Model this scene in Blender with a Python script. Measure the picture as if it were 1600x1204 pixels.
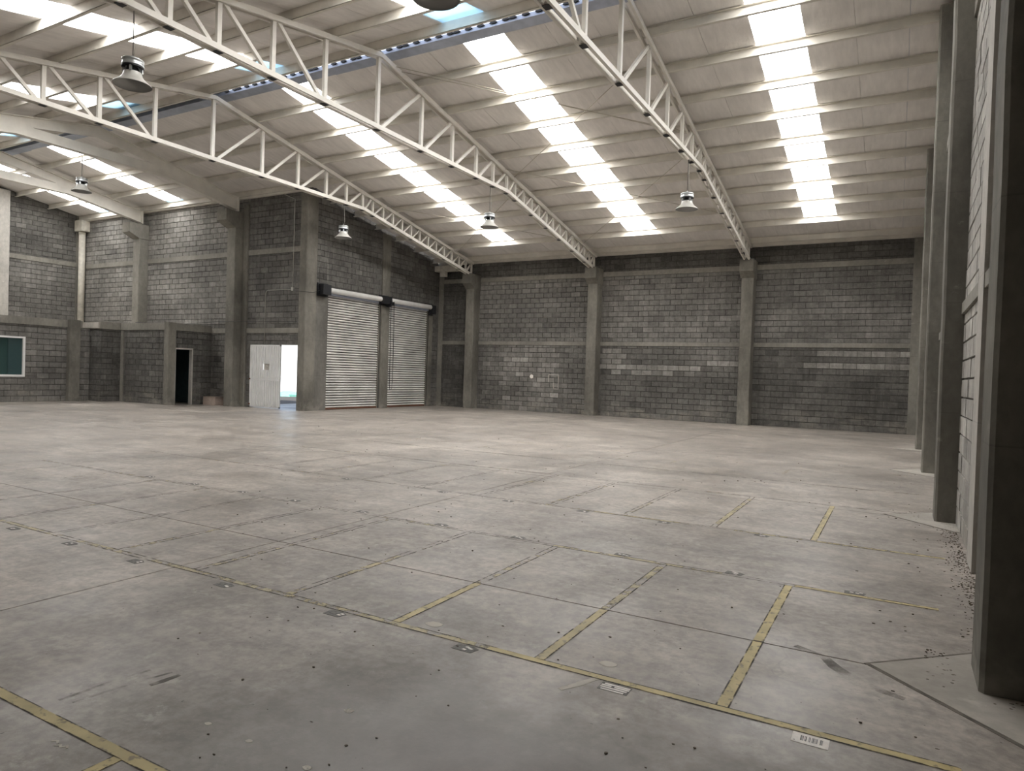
import bpy, bmesh, math, random
from mathutils import Vector, Matrix
random.seed(7)
S = bpy.context.scene
C = S.collection
for o in list(bpy.data.objects): bpy.data.objects.remove(o)

# ------------------------------------------------------------------ camera
EYE = Vector((0, 0, 1.5))
YAW, PITCH, ROLL, FPX = 0.5122, -0.0169, 0.0321, 1073.7
fw = Vector((-math.sin(YAW)*math.cos(PITCH), math.cos(YAW)*math.cos(PITCH), math.sin(PITCH)))
r0 = Vector((math.cos(YAW), math.sin(YAW), 0)); u0 = r0.cross(fw)
rt = r0*math.cos(ROLL) + u0*math.sin(ROLL); up = rt.cross(fw)
cd = bpy.data.cameras.new('camera'); cam = bpy.data.objects.new('camera', cd); C.objects.link(cam)
cam.matrix_world = Matrix(((rt.x, up.x, -fw.x, EYE.x), (rt.y, up.y, -fw.y, EYE.y), (rt.z, up.z, -fw.z, EYE.z), (0, 0, 0, 1)))
cd.sensor_width = 36; cd.lens = FPX/1600*36; cd.clip_start = .05; cd.clip_end = 400
S.camera = cam
# ------------------------------------------------------------------ light
W = bpy.data.worlds.new('world'); S.world = W; W.use_nodes = True
wn = W.node_tree.nodes; wn.clear()
sky = wn.new('ShaderNodeTexSky'); sky.sky_type = 'NISHITA'; sky.sun_disc = False
sky.sun_elevation = math.radians(58); sky.sun_rotation = math.radians(40); sky.air_density = 1.2; sky.dust_density = 2.0
bg = wn.new('ShaderNodeBackground'); bg.inputs[1].default_value = .30
wo = wn.new('ShaderNodeOutputWorld')
W.node_tree.links.new(sky.outputs[0], bg.inputs[0]); W.node_tree.links.new(bg.outputs[0], wo.inputs[0])
sd = bpy.data.lights.new('sun', 'SUN'); sd.energy = 7.0; sd.angle = math.radians(.6); sd.color = (1, .96, .9)
so = bpy.data.objects.new('sun', sd); C.objects.link(so); so.rotation_euler = (math.radians(30), math.radians(14), 0)
SKYLIGHT = 15.0          # radiance of the daylit translucent roof sheets
S.view_settings.view_transform = 'Standard'; S.view_settings.look = 'None'
S.view_settings.exposure = 0.0; S.view_settings.gamma = 1.0; S.view_settings.use_curve_mapping = False

# ------------------------------------------------------------------ node helpers
class NT:
    def __init__(s, name):
        s.m = bpy.data.materials.new(name); s.m.use_nodes = True
        s.t = s.m.node_tree; s.t.nodes.clear()
        s.out = s.n('ShaderNodeOutputMaterial'); s.b = s.n('ShaderNodeBsdfPrincipled'); s.l(s.b.outputs[0], s.out.inputs[0])
    def n(s, ty, **k):
        x = s.t.nodes.new(ty)
        for a, b in k.items(): setattr(x, a, b)
        return x
    def l(s, a, b): s.t.links.new(a, b)
    def pos(s):
        if not hasattr(s, 'p'): s.p = s.n('ShaderNodeNewGeometry').outputs['Position']
        return s.p
    def noise(s, scale, stretch=(1, 1, 1), detail=4, rough=.55, off=0, dist=0):
        mp = s.n('ShaderNodeMapping'); s.l(s.pos(), mp.inputs[0]); mp.inputs['Scale'].default_value = stretch
        mp.inputs['Location'].default_value = (off, off*1.7, off*.6)
        x = s.n('ShaderNodeTexNoise'); s.l(mp.outputs[0], x.inputs[0])
        x.inputs['Scale'].default_value = scale; x.inputs['Detail'].default_value = detail; x.inputs['Roughness'].default_value = rough
        x.inputs['Distortion'].default_value = dist
        return x.outputs[0]
    def ramp(s, v, a, b, lo=0., hi=1.):
        x = s.n('ShaderNodeMapRange', interpolation_type='SMOOTHSTEP'); s.l(v, x.inputs[0])
        for i, q in enumerate((a, b, lo, hi)): x.inputs[i+1].default_value = q
        return x.outputs[0]
    def math(s, op, a, b=0., clamp=False):
        x = s.n('ShaderNodeMath', operation=op, use_clamp=clamp)
        for i, q in enumerate((a, b)):
            if isinstance(q, (int, float)): x.inputs[i].default_value = q
            else: s.l(q, x.inputs[i])
        return x.outputs[0]
    def mix(s, f, a, b, mode='MIX'):
        x = s.n('ShaderNodeMix', data_type='RGBA', blend_type=mode)
        if isinstance(f, (int, float)): x.inputs[0].default_value = f
        else: s.l(f, x.inputs[0])
        for i, q in ((6, a), (7, b)):
            if isinstance(q, tuple): x.inputs[i].default_value = (*q, 1)
            else: s.l(q, x.inputs[i])
        return x.outputs[2]
    def scale(s, col, f):
        x = s.n('ShaderNodeVectorMath', operation='SCALE')
        if isinstance(col, tuple): x.inputs[0].default_value = col
        else: s.l(col, x.inputs[0])
        if isinstance(f, (int, float)): x.inputs['Scale'].default_value = f
        else: s.l(f, x.inputs['Scale'])
        return x.outputs[0]
    def attr(s, name):
        a = s.n('ShaderNodeAttribute', attribute_type='OBJECT', attribute_name=name)
        b = s.n('ShaderNodeAttribute', attribute_type='GEOMETRY', attribute_name=name)
        return s.math('ADD', a.outputs['Fac'], b.outputs['Fac'])
    def sep(s):
        x = s.n('ShaderNodeSeparateXYZ'); s.l(s.pos(), x.inputs[0]); return x.outputs
    def bump(s, h, strength=.3, dist=.01):
        x = s.n('ShaderNodeBump'); s.l(h, x.inputs['Height']); x.inputs['Strength'].default_value = strength
        x.inputs['Distance'].default_value = dist; s.l(x.outputs[0], s.b.inputs['Normal'])
    def col(s, c):
        if isinstance(c, tuple): s.b.inputs['Base Color'].default_value = (*c, 1)
        else: s.l(c, s.b.inputs['Base Color'])
    def rough(s, r):
        if isinstance(r, (int, float)): s.b.inputs['Roughness'].default_value = r
        else: s.l(r, s.b.inputs['Roughness'])

def simple(name, c, r=.6, metal=0., n=6., amt=.12, bumpy=0.):
    t = NT(name); f = t.ramp(t.noise(n, detail=5), .3, .7, 1-amt, 1+amt)
    t.col(t.scale(c, f)); t.rough(r); t.b.inputs['Metallic'].default_value = metal
    if bumpy: t.bump(t.noise(n*6), bumpy, .005)
    return t.m

def mat_block():
    t = NT('concrete_block'); z = t.sep()[2]
    tone = t.attr('tone')
    big = t.ramp(t.noise(.55, (1, 1, 1.6), 4), .3, .72, .78, 1.25)
    fine = t.ramp(t.noise(9, (1, 1, 1), 5, .7), .3, .7, .82, 1.18)
    streak = t.ramp(t.noise(7, (1, 1, .12), 3, .6, 3), .35, .75, .9, 1.15)
    f = t.math('MULTIPLY', t.math('MULTIPLY', tone, big), t.math('MULTIPLY', fine, streak))
    c = t.scale((.168, .161, .149), f)
    # lime bloom: thin vertical runs and patches near the ground
    runs = t.ramp(t.noise(5, (1, 1, .07), 4, .7, 11), .62, .74)
    runs = t.math('MULTIPLY', runs, t.ramp(t.noise(.9, off=5), .45, .62))
    c = t.mix(t.math('MULTIPLY', runs, .55), c, (.33, .32, .29))
    foot = t.math('MULTIPLY', t.ramp(z, .75, .05), t.ramp(t.noise(1.3, (1, 1, 2), 5, .7, 20), .45, .7))
    c = t.mix(t.math('MULTIPLY', foot, .55), c, (.36, .33, .28))
    c = t.mix(t.math('MULTIPLY', t.ramp(t.noise(14, off=9), .6, .72), .25), c, (.3, .29, .27))
    t.col(c); t.rough(.93); t.b.inputs['Specular IOR Level'].default_value = .25
    t.bump(t.noise(60, detail=6), .5, .006); return t.m

def mat_mortar():
    t = NT('mortar')
    c = t.mix(t.ramp(t.noise(1.2, (1, 1, 1), 5, .6, 4), .48, .66), (.058, .055, .05), (.20, .19, .17))
    t.col(c); t.rough(.95); t.b.inputs['Specular IOR Level'].default_value = .2; return t.m

def mat_concrete(name, base, blot=.25, warm=.0):
    t = NT(name)
    f = t.math('MULTIPLY', t.ramp(t.noise(.9, (1, 1, .5), 5, .6, 2), .3, .7, 1-blot, 1+blot), t.ramp(t.noise(11, (1, 1, .6), 5, .65), .3, .7, .9, 1.1))
    c = t.scale(base, f)
    lift = t.n('ShaderNodeTexNoise')
    c = t.mix(t.math('MULTIPLY', t.ramp(t.noise(3.2, (1, 1, 1.5), 5, .7, 30), .62, .72), .35), c, tuple(min(1, v*2.1) for v in base))
    z = t.sep()[2]
    x = t.n('ShaderNodeMath', operation='FRACT'); t.l(t.math('MULTIPLY', z, 1/1.22), x.inputs[0])
    seam = t.ramp(x.outputs[0], .012, .0)
    c = t.mix(t.math('MULTIPLY', seam, .5), c, tuple(v*.55 for v in base))
    c = t.mix(t.math('MULTIPLY', t.ramp(z, .5, .0), t.ramp(t.noise(4, off=8), .45, .65, 0, .45)), c, (.35, .33, .29))
    t.t.nodes.remove(lift)
    t.col(c); t.rough(.85); t.b.inputs['Specular IOR Level'].default_value = .3
    t.bump(t.noise(35, (1, 1, .7), 6), .35, .006); return t.m

def mat_floor():
    t = NT('floor_concrete'); tone = t.attr('tone')
    a = t.ramp(t.noise(.35, (1, 1, 1), 5, .6, 3, .4), .3, .72, .76, 1.16)
    b = t.ramp(t.noise(1.7, (1, 1, 1), 6, .65, 12, .6), .3, .7, .80, 1.16)
    d = t.ramp(t.noise(16, (1, 1, 1), 5, .7, 1), .32, .68, .80, 1.2)
    st = t.ramp(t.noise(3.0, (.25, 1.6, 1), 5, .7, 7, .3), .32, .7, .86, 1.12)
    f = t.math('MULTIPLY', t.math('MULTIPLY', a, b), t.math('MULTIPLY', d, st)); f = t.math('MULTIPLY', f, tone)
    c = t.scale((.345, .308, .272), f)
    c = t.mix(t.math('MULTIPLY', t.ramp(t.noise(4.5, off=33, detail=6, rough=.75), .57, .66), .45), c, (.47, .44, .40))   # laitance scuffs
    c = t.mix(t.math('MULTIPLY', t.ramp(t.noise(2.1, (1, .35, 1), 5, .7, 41, .5), .62, .75), .45), c, (.15, .14, .125))   # tyre and damp marks
    c = t.mix(t.math('MULTIPLY', t.ramp(t.noise(24, off=50, detail=2), .735, .76), .85), c, (.05, .045, .04))              # pits
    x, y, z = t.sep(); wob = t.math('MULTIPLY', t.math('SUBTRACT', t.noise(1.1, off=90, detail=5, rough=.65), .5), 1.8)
    dark_patch = t.math('MULTIPLY', t.ramp(t.math('ADD', y, wob), 3.15, 2.45), t.ramp(t.math('ADD', x, wob), -2.7, -1.9))                # darker brown patch beside the aisle, ragged edge
    c = t.mix(t.math('MULTIPLY', dark_patch, .85), c, (.115, .095, .08))
    # hairline cracks
    mp = t.n('ShaderNodeMapping'); t.l(t.pos(), mp.inputs[0])
    nz = t.n('ShaderNodeTexNoise'); nz.inputs['Scale'].default_value = 2.2; t.l(t.pos(), nz.inputs[0])
    ad = t.n('ShaderNodeVectorMath', operation='MULTIPLY_ADD'); t.l(nz.outputs[1], ad.inputs[0]); ad.inputs[1].default_value = (.7, .7, 0); t.l(mp.outputs[0], ad.inputs[2])
    v = t.n('ShaderNodeTexVoronoi', feature='DISTANCE_TO_EDGE'); v.inputs['Scale'].default_value = .42; t.l(ad.outputs[0], v.inputs[0])
    ck = t.math('MULTIPLY', t.ramp(v.outputs['Distance'], .004, .0015), t.ramp(t.noise(.6, off=60), .5, .58))
    c = t.mix(t.math('MULTIPLY', ck, .25), c, (.1, .09, .08))
    t.col(c)
    t.rough(t.ramp(t.noise(1.4, off=70, detail=5), .3, .7, .34, .55)); t.b.inputs['Specular IOR Level'].default_value = .6
    t.bump(t.noise(9, detail=8, rough=.75), .25, .008); return t.m

def mat_yellow():
    t = NT('yellow_paint'); wear = t.attr('wear')
    nz = t.math('ADD', t.math('MULTIPLY', t.noise(9, detail=5, rough=.7), .6), t.math('MULTIPLY', t.noise(1.6, off=4, detail=2), .4))
    k = t.ramp(t.math('SUBTRACT', nz, wear), 0.0, .035)
    fade = t.ramp(wear, .28, .56, 0, .6)
    c = t.scale((.50, .41, .185), t.ramp(t.noise(6, off=5, detail=5), .3, .7, .82, 1.15))
    c = t.mix(t.math('MULTIPLY', t.ramp(t.noise(20, off=15, detail=5), .56, .64), .7), c, (.13, .11, .075))
    c = t.mix(fade, c, (.36, .33, .26))
    t.col(c); t.rough(.55)
    tr = t.n('ShaderNodeBsdfTransparent'); mx = t.n('ShaderNodeMixShader')
    t.l(k, mx.inputs[0]); t.l(tr.outputs[0], mx.inputs[1]); t.l(t.b.outputs[0], mx.inputs[2]); t.l(mx.outputs[0], t.out.inputs[0])
    return t.m

def mat_sheet():
    t = NT('roof_lining'); x, y, z = t.sep()
    f = t.math('MULTIPLY', t.ramp(t.noise(.8, (1, 1, 1), 4), .3, .7, .94, 1.06), t.ramp(t.noise(6, (1.6, .25, 1), 4, .6, 8), .3, .7, .95, 1.05))
    t.col(t.scale((.80, .765, .735), f)); t.rough(.62)
    t.bump(t.noise(5, (2.2, .5, 1), 4, .6, 3), .35, .03); return t.m

def mat_emit(name, c, s):
    t = NT(name); e = t.n('ShaderNodeEmission'); e.inputs[0].default_value = (*c, 1); e.inputs[1].default_value = s
    # corrugation: the sheet's ribs let a little less light through
    x = t.sep()[0]; w = t.n('ShaderNodeMath', operation='SINE'); t.l(t.math('MULTIPLY', x, 42.), w.inputs[0])
    t.l(t.math('MULTIPLY', t.ramp(w.outputs[0], -1, 1, .9, 1.05), s), e.inputs[1])
    t.l(e.outputs[0], t.out.inputs[0]); return t.m

def mat_translucent(name, c, tr=.25):
    t = NT(name); a = t.n('ShaderNodeBsdfTranslucent'); a.inputs[0].default_value = (*c, 1)
    b = t.n('ShaderNodeBsdfTransparent'); b.inputs[0].default_value = (*c, 1)
    d = t.n('ShaderNodeBsdfDiffuse'); d.inputs[0].default_value = (*[v*.4 for v in c], 1)
    m1 = t.n('ShaderNodeMixShader'); m1.inputs[0].default_value = tr; t.l(a.outputs[0], m1.inputs[1]); t.l(b.outputs[0], m1.inputs[2])
    m2 = t.n('ShaderNodeMixShader'); m2.inputs[0].default_value = .2; t.l(m1.outputs[0], m2.inputs[1]); t.l(d.outputs[0], m2.inputs[2])
    t.l(m2.outputs[0], t.out.inputs[0]); return t.m

def mat_glass(name, c):
    t = NT(name); t.col(c); t.rough(.12); t.b.inputs['Specular IOR Level'].default_value = .6
    t.b.inputs['Transmission Weight'].default_value = .25; t.b.inputs['Coat Weight'].default_value = .3
    return t.m

M = dict(
    block=mat_block(), mortar=mat_mortar(),
    column=mat_concrete('column_concrete', (.182, .172, .148), .34), beam=mat_concrete('beam_concrete', (.24, .228, .20), .18),
    tie=mat_concrete('tie_column_concrete', (.44, .42, .385), .12),
    render=mat_concrete('wall_render', (.16, .152, .136)),
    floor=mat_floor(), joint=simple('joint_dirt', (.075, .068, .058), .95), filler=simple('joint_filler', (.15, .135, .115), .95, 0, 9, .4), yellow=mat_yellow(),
    patch=mat_concrete('patch_concrete', (.50, .465, .415), .25),
    sheet=mat_sheet(), steel=simple('cream_painted_steel', (.74, .71, .65), .5, 0, 3, .06),
    purlin=simple('purlin_paint', (.72, .685, .62), .5, 0, 2, .10),
    sky=mat_emit('lit_skylight_sheet', (1., .985, .962), SKYLIGHT), clear=mat_translucent('clear_skylight_sheet', (.70, .88, .97), .12),
    cap=mat_translucent('ridge_cap_sheet', (.95, .97, 1.), .1),
    galv=simple('galvanised_steel', (.42, .46, .55), .38, .55, 4, .1),
    black=simple('black_steel', (.012, .013, .016), .5), rod=simple('brace_rod_steel', (.5, .46, .38), .5),
    shutter=simple('shutter_paint', (.72, .71, .685), .4, 0, 1.5, .14), white=simple('white_paint', (.80, .80, .79), .45, 0, 3, .05),
    alu=simple('lamp_aluminium', (.62, .65, .66), .3, .7), shade=simple('lamp_reflector', (.60, .59, .55), .4, .15, 3, .05),
    inner=simple('lamp_inside', (.30, .30, .29), .35, .3, 3, .05), plastic=simple('white_pipe_paint', (.60, .57, .50), .5), conduit=simple('conduit_metal', (.45, .44, .4), .45, .5),
    glassa=mat_glass('teal_window_glass', (.035, .085, .082)), glassb=mat_glass('teal_window_glass_light', (.05, .10, .105)),
    teal=simple('teal_room_paint', (.06, .10, .11), .8), label=simple('label_paper', (.88, .84, .79), .6, 0, 30, .06),
    grey=simple('grey_label_residue', (.14, .135, .125), .7, 0, 60, .4), card=simple('cardboard', (.42, .34, .29), .85),
    earth=simple('yard_ground', (.62, .60, .55), .9), out=simple('yard_wall_paint', (.78, .77, .74), .9),
    plant=simple('aqua_plastic', (.25, .6, .5), .6), leaf=simple('dry_leaf', (.10, .08, .055), .9, 0, 40, .5), rust=simple('rust', (.16, .07, .04), .9),
)

# ------------------------------------------------------------------ mesh helpers
def link(o, parent=None):
    C.objects.link(o)
    if parent is not None: o.parent = parent
    return o
def obj(name, me, parent=None, **props):
    o = bpy.data.objects.new(name, me); link(o, parent)
    for k, v in props.items(): o[k] = v
    return o
def empty(name, loc=(0, 0, 0), **props):
    o = bpy.data.objects.new(name, None); o.location = loc; C.objects.link(o); o.empty_display_size = .2
    for k, v in props.items(): o[k] = v
    return o
class MB:
    def __init__(s): s.v = []; s.f = []; s.t = []; s.sm = []
    def quadbox(s, a, tone=0., smooth=False):       # eight corners: bottom ring, top ring
        n = len(s.v); s.v += [tuple(p) for p in a]
        for q in ((3, 2, 1, 0), (4, 5, 6, 7), (0, 1, 5, 4), (1, 2, 6, 5), (2, 3, 7, 6), (3, 0, 4, 7)):
            s.f.append([n+i for i in q]); s.t.append(tone)
    def box(s, x0, x1, y0, y1, z0, z1, tone=0.):
        if x0 > x1: x0, x1 = x1, x0
        if y0 > y1: y0, y1 = y1, y0
        if z0 > z1: z0, z1 = z1, z0
        s.quadbox([(x0, y0, z0), (x1, y0, z0), (x1, y1, z0), (x0, y1, z0), (x0, y0, z1), (x1, y0, z1), (x1, y1, z1), (x0, y1, z1)], tone)
    def bar(s, p, q, w, h, up=(0, 0, 1)):           # rectangular bar: w across, h along up
        p, q = Vector(p), Vector(q); d = (q-p).normalized(); sd_ = d.cross(Vector(up)).normalized(); u = sd_.cross(d)
        a = []
        for b in (p, q):
            a += [b-sd_*w/2-u*h/2, b+sd_*w/2-u*h/2, b+sd_*w/2+u*h/2, b-sd_*w/2+u*h/2]
        s.quadbox(a)
    def prism(s, poly, fn, a, b):                   # 2-d polygon swept between a and b through fn(u,v,w)
        n = len(s.v); k = len(poly)
        s.v += [fn(u, v, a) for u, v in poly] + [fn(u, v, b) for u, v in poly]
        s.f.append([n+i for i in range(k)][::-1]); s.f.append([n+k+i for i in range(k)]); s.t += [0, 0]
        for i in range(k):
            j = (i+1) % k; s.f.append([n+i, n+j, n+k+j, n+k+i]); s.t.append(0)
    def lathe(s, prof, c=(0, 0, 0), seg=24, close=False):
        n = len(s.v)
        for r, z in prof:
            for i in range(seg):
                a = 2*math.pi*i/seg; s.v.append((c[0]+r*math.cos(a), c[1]+r*math.sin(a), c[2]+z))
        for k in range(len(prof)-1):
            for i in range(seg):
                j = (i+1) % seg; s.f.append([n+k*seg+i, n+k*seg+j, n+(k+1)*seg+j, n+(k+1)*seg+i]); s.t.append(0); s.sm.append(len(s.f)-1)
        if close:
            s.f.append([n+i for i in range(seg)][::-1]); s.f.append([n+(len(prof)-1)*seg+i for i in range(seg)]); s.t += [0, 0]
    def tube(s, pts, r, seg=6):
        n = len(s.v); P = [Vector(p) for p in pts]
        for i, p in enumerate(P):
            d = ((P[i+1] if i < len(P)-1 else p) - (P[i-1] if i else p)).normalized()
            a = d.orthogonal().normalized()
            if abs(d.z) < .9: a = d.cross(Vector((0, 0, 1))).normalized()
            else: a = d.cross(Vector((0, 1, 0))).normalized()
            b = d.cross(a)
            for k in range(seg):
                t = 2*math.pi*k/seg; s.v.append(tuple(p+a*r*math.cos(t)+b*r*math.sin(t)))
        for i in range(len(P)-1):
            for k in range(seg):
                j = (k+1) % seg; s.f.append([n+i*seg+k, n+i*seg+j, n+(i+1)*seg+j, n+(i+1)*seg+k]); s.t.append(0); s.sm.append(len(s.f)-1)
        s.f.append([n+k for k in range(seg)][::-1]); s.f.append([n+(len(P)-1)*seg+k for k in range(seg)]); s.t += [0, 0]
    def mesh(s, name, mat, tones=False):
        me = bpy.data.meshes.new(name); me.from_pydata(s.v, [], s.f); me.materials.append(mat)
        bm = bmesh.new(); bm.from_mesh(me); 
        if not tones: bmesh.ops.recalc_face_normals(bm, faces=bm.faces)
        bm.to_mesh(me); bm.free()
        for i in s.sm: me.polygons[i].use_smooth = True
        if tones:
            a = me.attributes.new('tone', 'FLOAT', 'FACE'); a.data.foreach_set('value', s.t)
        me.update(); return me
    def build(s, name, mat, parent=None, tones=False, **props):
        return obj(name, s.mesh(name, mat, tones), parent, **props)
def part_box(name, mat, parent, x0, x1, y0, y1, z0, z1, **p):
    b = MB(); b.box(x0, x1, y0, y1, z0, z1); return b.build(name, mat, parent, **p)

def in_view(p):
    d = Vector(p)-EYE; z = d.dot(fw)
    if z < .2: return None
    x, y = 800+FPX*d.dot(rt)/z, 602-FPX*d.dot(up)/z
    return (x, y) if -30 < x < 1630 and -30 < y < 1234 else None

BH, BW = .2, .4
def tone_for(wall, u, z):
    t = random.gauss(1, .065)
    if random.random() < .05: t *= 1.25
    if random.random() < .05: t *= .8
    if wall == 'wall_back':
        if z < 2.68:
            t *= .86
            if -14.6 < u < -11.8: t = random.gauss(1.22, .10) * (1.35 if random.random() < .06 else 1)
            elif -15.6 < u < -14.6: t *= 1.15
            if -10.1 < u < -4.8:
                if 1.78 < z < 2.0 and u < -6.2: t = random.gauss(1.85, .12)
                elif 1.58 < z < 1.8 and -9.5 < u < -6.6 and random.random() < .7: t = random.gauss(1.7, .12)
                elif 2.0 < z < 2.6 and u < -9.2: t = random.gauss(1.5, .12)
                elif 2.0 < z < 2.2 and u > -6: t = random.gauss(1.5, .1)
            if -4.4 < u < .6:
                if 2.38 < z < 2.6 and -2.6 < u: t = random.gauss(1.75, .12)
                elif 1.98 < z < 2.2 and u > -3.0: t = random.gauss(1.7, .15)
                elif z < 1.8: t *= .82
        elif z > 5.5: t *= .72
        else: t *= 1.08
        if u < -16: t *= .62
    elif wall == 'wall_middle': t *= .78
    elif wall == 'wall_center':
        t *= 1.30 if (u < -21.2 and z > 2.9) else .86
        if u < -26 and z > 2.9: t *= 1.05
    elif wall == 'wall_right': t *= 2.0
    elif wall == 'wall_left': t *= 1.05 if z < 5.6 else .8
    elif wall == 'wall_office_left': t *= 1.12
    else: t *= .80
    return max(t, .25)

def block_wall(name, axis, plane, sgn, u0, u1, ztop, openings=(), bands=(), ties=(), thick=.15, z0=0., zb=None, limit=300, brk=(), core_top=None):
    """a wall of concrete blocks. axis 'x': runs along x in the plane y=plane; axis 'y': the other. sgn: side the blocks face."""
    def P(u, w, z):                                  # w: distance proud of the plane
        return (u, plane+sgn*w, z) if axis == 'x' else (plane+sgn*w, u, z)
    us = sorted(set([u0, u1]+[b for b in brk if u0 < b < u1]+[q for o in openings for q in o[:2]]))
    core = MB()
    for a, b in zip(us, us[1:]):
        spans = [(z0, None)]
        for o in sorted(openings, key=lambda o: o[2]):
            if o[0] < (a+b)/2 < o[1]:
                lo, hi = spans.pop(); 
                if o[2] > lo+.001: spans.append((lo, o[2]))
                spans.append((o[3], None))
        for lo, hi in spans:
            ta, tb = (ztop(a), ztop(b)) if hi is None else (hi, hi)
            if ta <= lo: continue
            core.quadbox([P(a, 0, lo), P(b, 0, lo), P(b, -thick, lo), P(a, -thick, lo), P(a, 0, ta), P(b, 0, tb), P(b, -thick, tb), P(a, -thick, ta)])
    wall = core.build(name, M['mortar'], None, kind='structure')
    cells = []
    k = 0 if zb is None else int(zb/BH)
    while k*BH < max(ztop(u0), ztop(u1), *(ztop(b) for b in brk)) if brk else k*BH < max(ztop(u0), ztop(u1)):
        za, zc = max(k*BH+.007, z0), (k+1)*BH-.007
        off = .2 if k % 2 else 0.
        i = math.floor((u0-off)/BW)
        while i*BW+off < u1:
            segs = [(max(i*BW+off+.006, u0), min((i+1)*BW+off-.006, u1), za, zc)]
            for o in list(openings)+[(u0-9, u1+9, b[0], b[1]) for b in bands]+[(t[0], t[1], -1, 99) for t in ties]:
                new = []
                for a, b, c, d in segs:
                    if b <= o[0] or a >= o[1] or d <= o[2] or c >= o[3]: new.append((a, b, c, d)); continue
                    if c < o[2]: new.append((a, b, c, min(d, o[2])))
                    if d > o[3]: new.append((a, b, max(c, o[3]), d))
                    cc, dd = max(c, o[2]), min(d, o[3])
                    if a < o[0]: new.append((a, o[0], cc, dd))
                    if b > o[1]: new.append((o[1], b, cc, dd))
                segs = new
            for a, b, c, d in segs:
                if b-a < .03 or d-c < .03: continue
                ta, tb = min(d, ztop(a)-.01), min(d, ztop(b)-.01)
                if ta-c < .02 or tb-c < .02: continue
                cells.append((a, b, c, ta, tb))
            i += 1
        k += 1
    def key(q):
        p = Vector(P((q[0]+q[1])/2, 0, q[2])); v = in_view(p)
        if v is None: return 1e6+(p-EYE).length
        n = abs((p-EYE).normalized()[0 if axis == 'y' else 1])
        return (p-EYE).length/max(n, .05)**.5/max((q[1]-q[0])*(q[3]-q[2])*12, .05)**.5
    cells.sort(key=key)
    full = MB(); rest = MB(); nrest = 0
    e = .004
    fm = MB(); 
    w, h = .388, .186
    pr = .016
    def ring(fn, a, b, c, ta, tb, p): return [fn(a, -.005, c), fn(b, -.005, c), fn(b, p, c+e), fn(a, p, c+e), fn(a, -.005, ta), fn(b, -.005, tb), fn(b, p, tb-e), fn(a, p, ta-e)]
    def L(u, wv, z): return (u, sgn*wv, z) if axis == 'x' else (sgn*wv, u, z)
    fm.quadbox(ring(L, 0, w, 0, h, h, pr)); fmesh = fm.mesh('block', M['block'])
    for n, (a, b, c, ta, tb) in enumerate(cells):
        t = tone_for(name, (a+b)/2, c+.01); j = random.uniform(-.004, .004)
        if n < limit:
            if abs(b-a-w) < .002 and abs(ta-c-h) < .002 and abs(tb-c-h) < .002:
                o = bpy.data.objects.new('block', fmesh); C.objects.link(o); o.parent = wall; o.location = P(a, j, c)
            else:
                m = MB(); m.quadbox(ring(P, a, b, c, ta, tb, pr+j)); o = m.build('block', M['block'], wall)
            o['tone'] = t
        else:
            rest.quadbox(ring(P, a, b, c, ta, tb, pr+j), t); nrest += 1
    if nrest: 
        r = rest.mesh('blocks', M['block'], True)
        bm = bmesh.new(); bm.from_mesh(r); bmesh.ops.recalc_face_normals(bm, faces=bm.faces); bm.to_mesh(r); bm.free()
        obj('blocks', r, wall, kind='stuff')
    for b in bands:
        segs = [(u0, u1)]
        for o in openings:
            if o[2] < b[1] and o[3] > b[0]:
                segs = [s2 for s1 in segs for s2 in ([s1] if (s1[1] <= o[0] or s1[0] >= o[1]) else [(s1[0], o[0]), (o[1], s1[1])])]
        for a, c in segs:
            if c-a > .05:
                m = MB(); lo, hi = P(a, -.02, b[0]), P(c, .045, b[1]); m.box(lo[0], hi[0], lo[1], hi[1], b[0]+.004, b[1]-.004); m.build('bond_beam', M['beam'], wall)
    for t in ties:
        m = MB(); zt = min(ztop(t[0]), ztop(t[1]))-.02; zl = max(z0, t[2] if len(t) > 2 else 0)
        lo, hi = P(t[0], -.02, zl), P(t[1], .052, zt); m.box(lo[0], hi[0], lo[1], hi[1], zl, zt); m.build('tie_column', M['tie'] if name == 'wall_right' else M['beam'], wall)
    return wall

# ------------------------------------------------------------------ key dimensions
YR = 11.8; SL = .187; ZR = 8.49                       # ridge, slope, top of the top chord
def ztc(y): return ZR - SL*abs(y-YR)
def zsheet(y): return ztc(y) + .2
XW, YB, YF = .62, 24.8, -1.2                          # right wall, back wall, front wall
XM, YC, XL = -17.75, 17.0, -31.4                      # shutter wall, short back wall, far left wall
KX = [-15.83, -10.28, -4.61]
YK = 24.3

# ------------------------------------------------------------------ floor
fl = MB(); fl.box(-32, 1.2, -1.6, 25.4, -.2, -.018)
floor = fl.build('floor', M['joint'], None, kind='structure')
xj = [-32, -27.1, -21.5, -15.9, -10.25, -4.59, 1.2]; yj = [-1.6, 4.16, 9.12, 14.05, 19.2, 25.4]
for i in range(6):
    for j in range(5):
        x0, x1, y0, y1 = xj[i], xj[i+1], yj[j], yj[j+1]; g = .0035
        if x1 < -17 and y0 > 18: continue
        b = MB(); c = .003
        X0, X1, Y0, Y1 = x0+g, x1-g, y0+g, y1-g
        b.quadbox([(X0, Y0, -.05), (X1, Y0, -.05), (X1, Y1, -.05), (X0, Y1, -.05), (X0, Y0, -.005), (X1, Y0, -.005), (X1, Y1, -.005), (X0, Y1, -.005)])
        b.quadbox([(X0, Y0, -.005), (X1, Y0, -.005), (X1, Y1, -.005), (X0, Y1, -.005), (X0+c, Y0+c, 0), (X1-c, Y0+c, 0), (X1-c, Y1-c, 0), (X0+c, Y1-c, 0)])
        b.build('slab', M['floor'], floor, tone=random.uniform(.96, 1.05))
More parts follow.
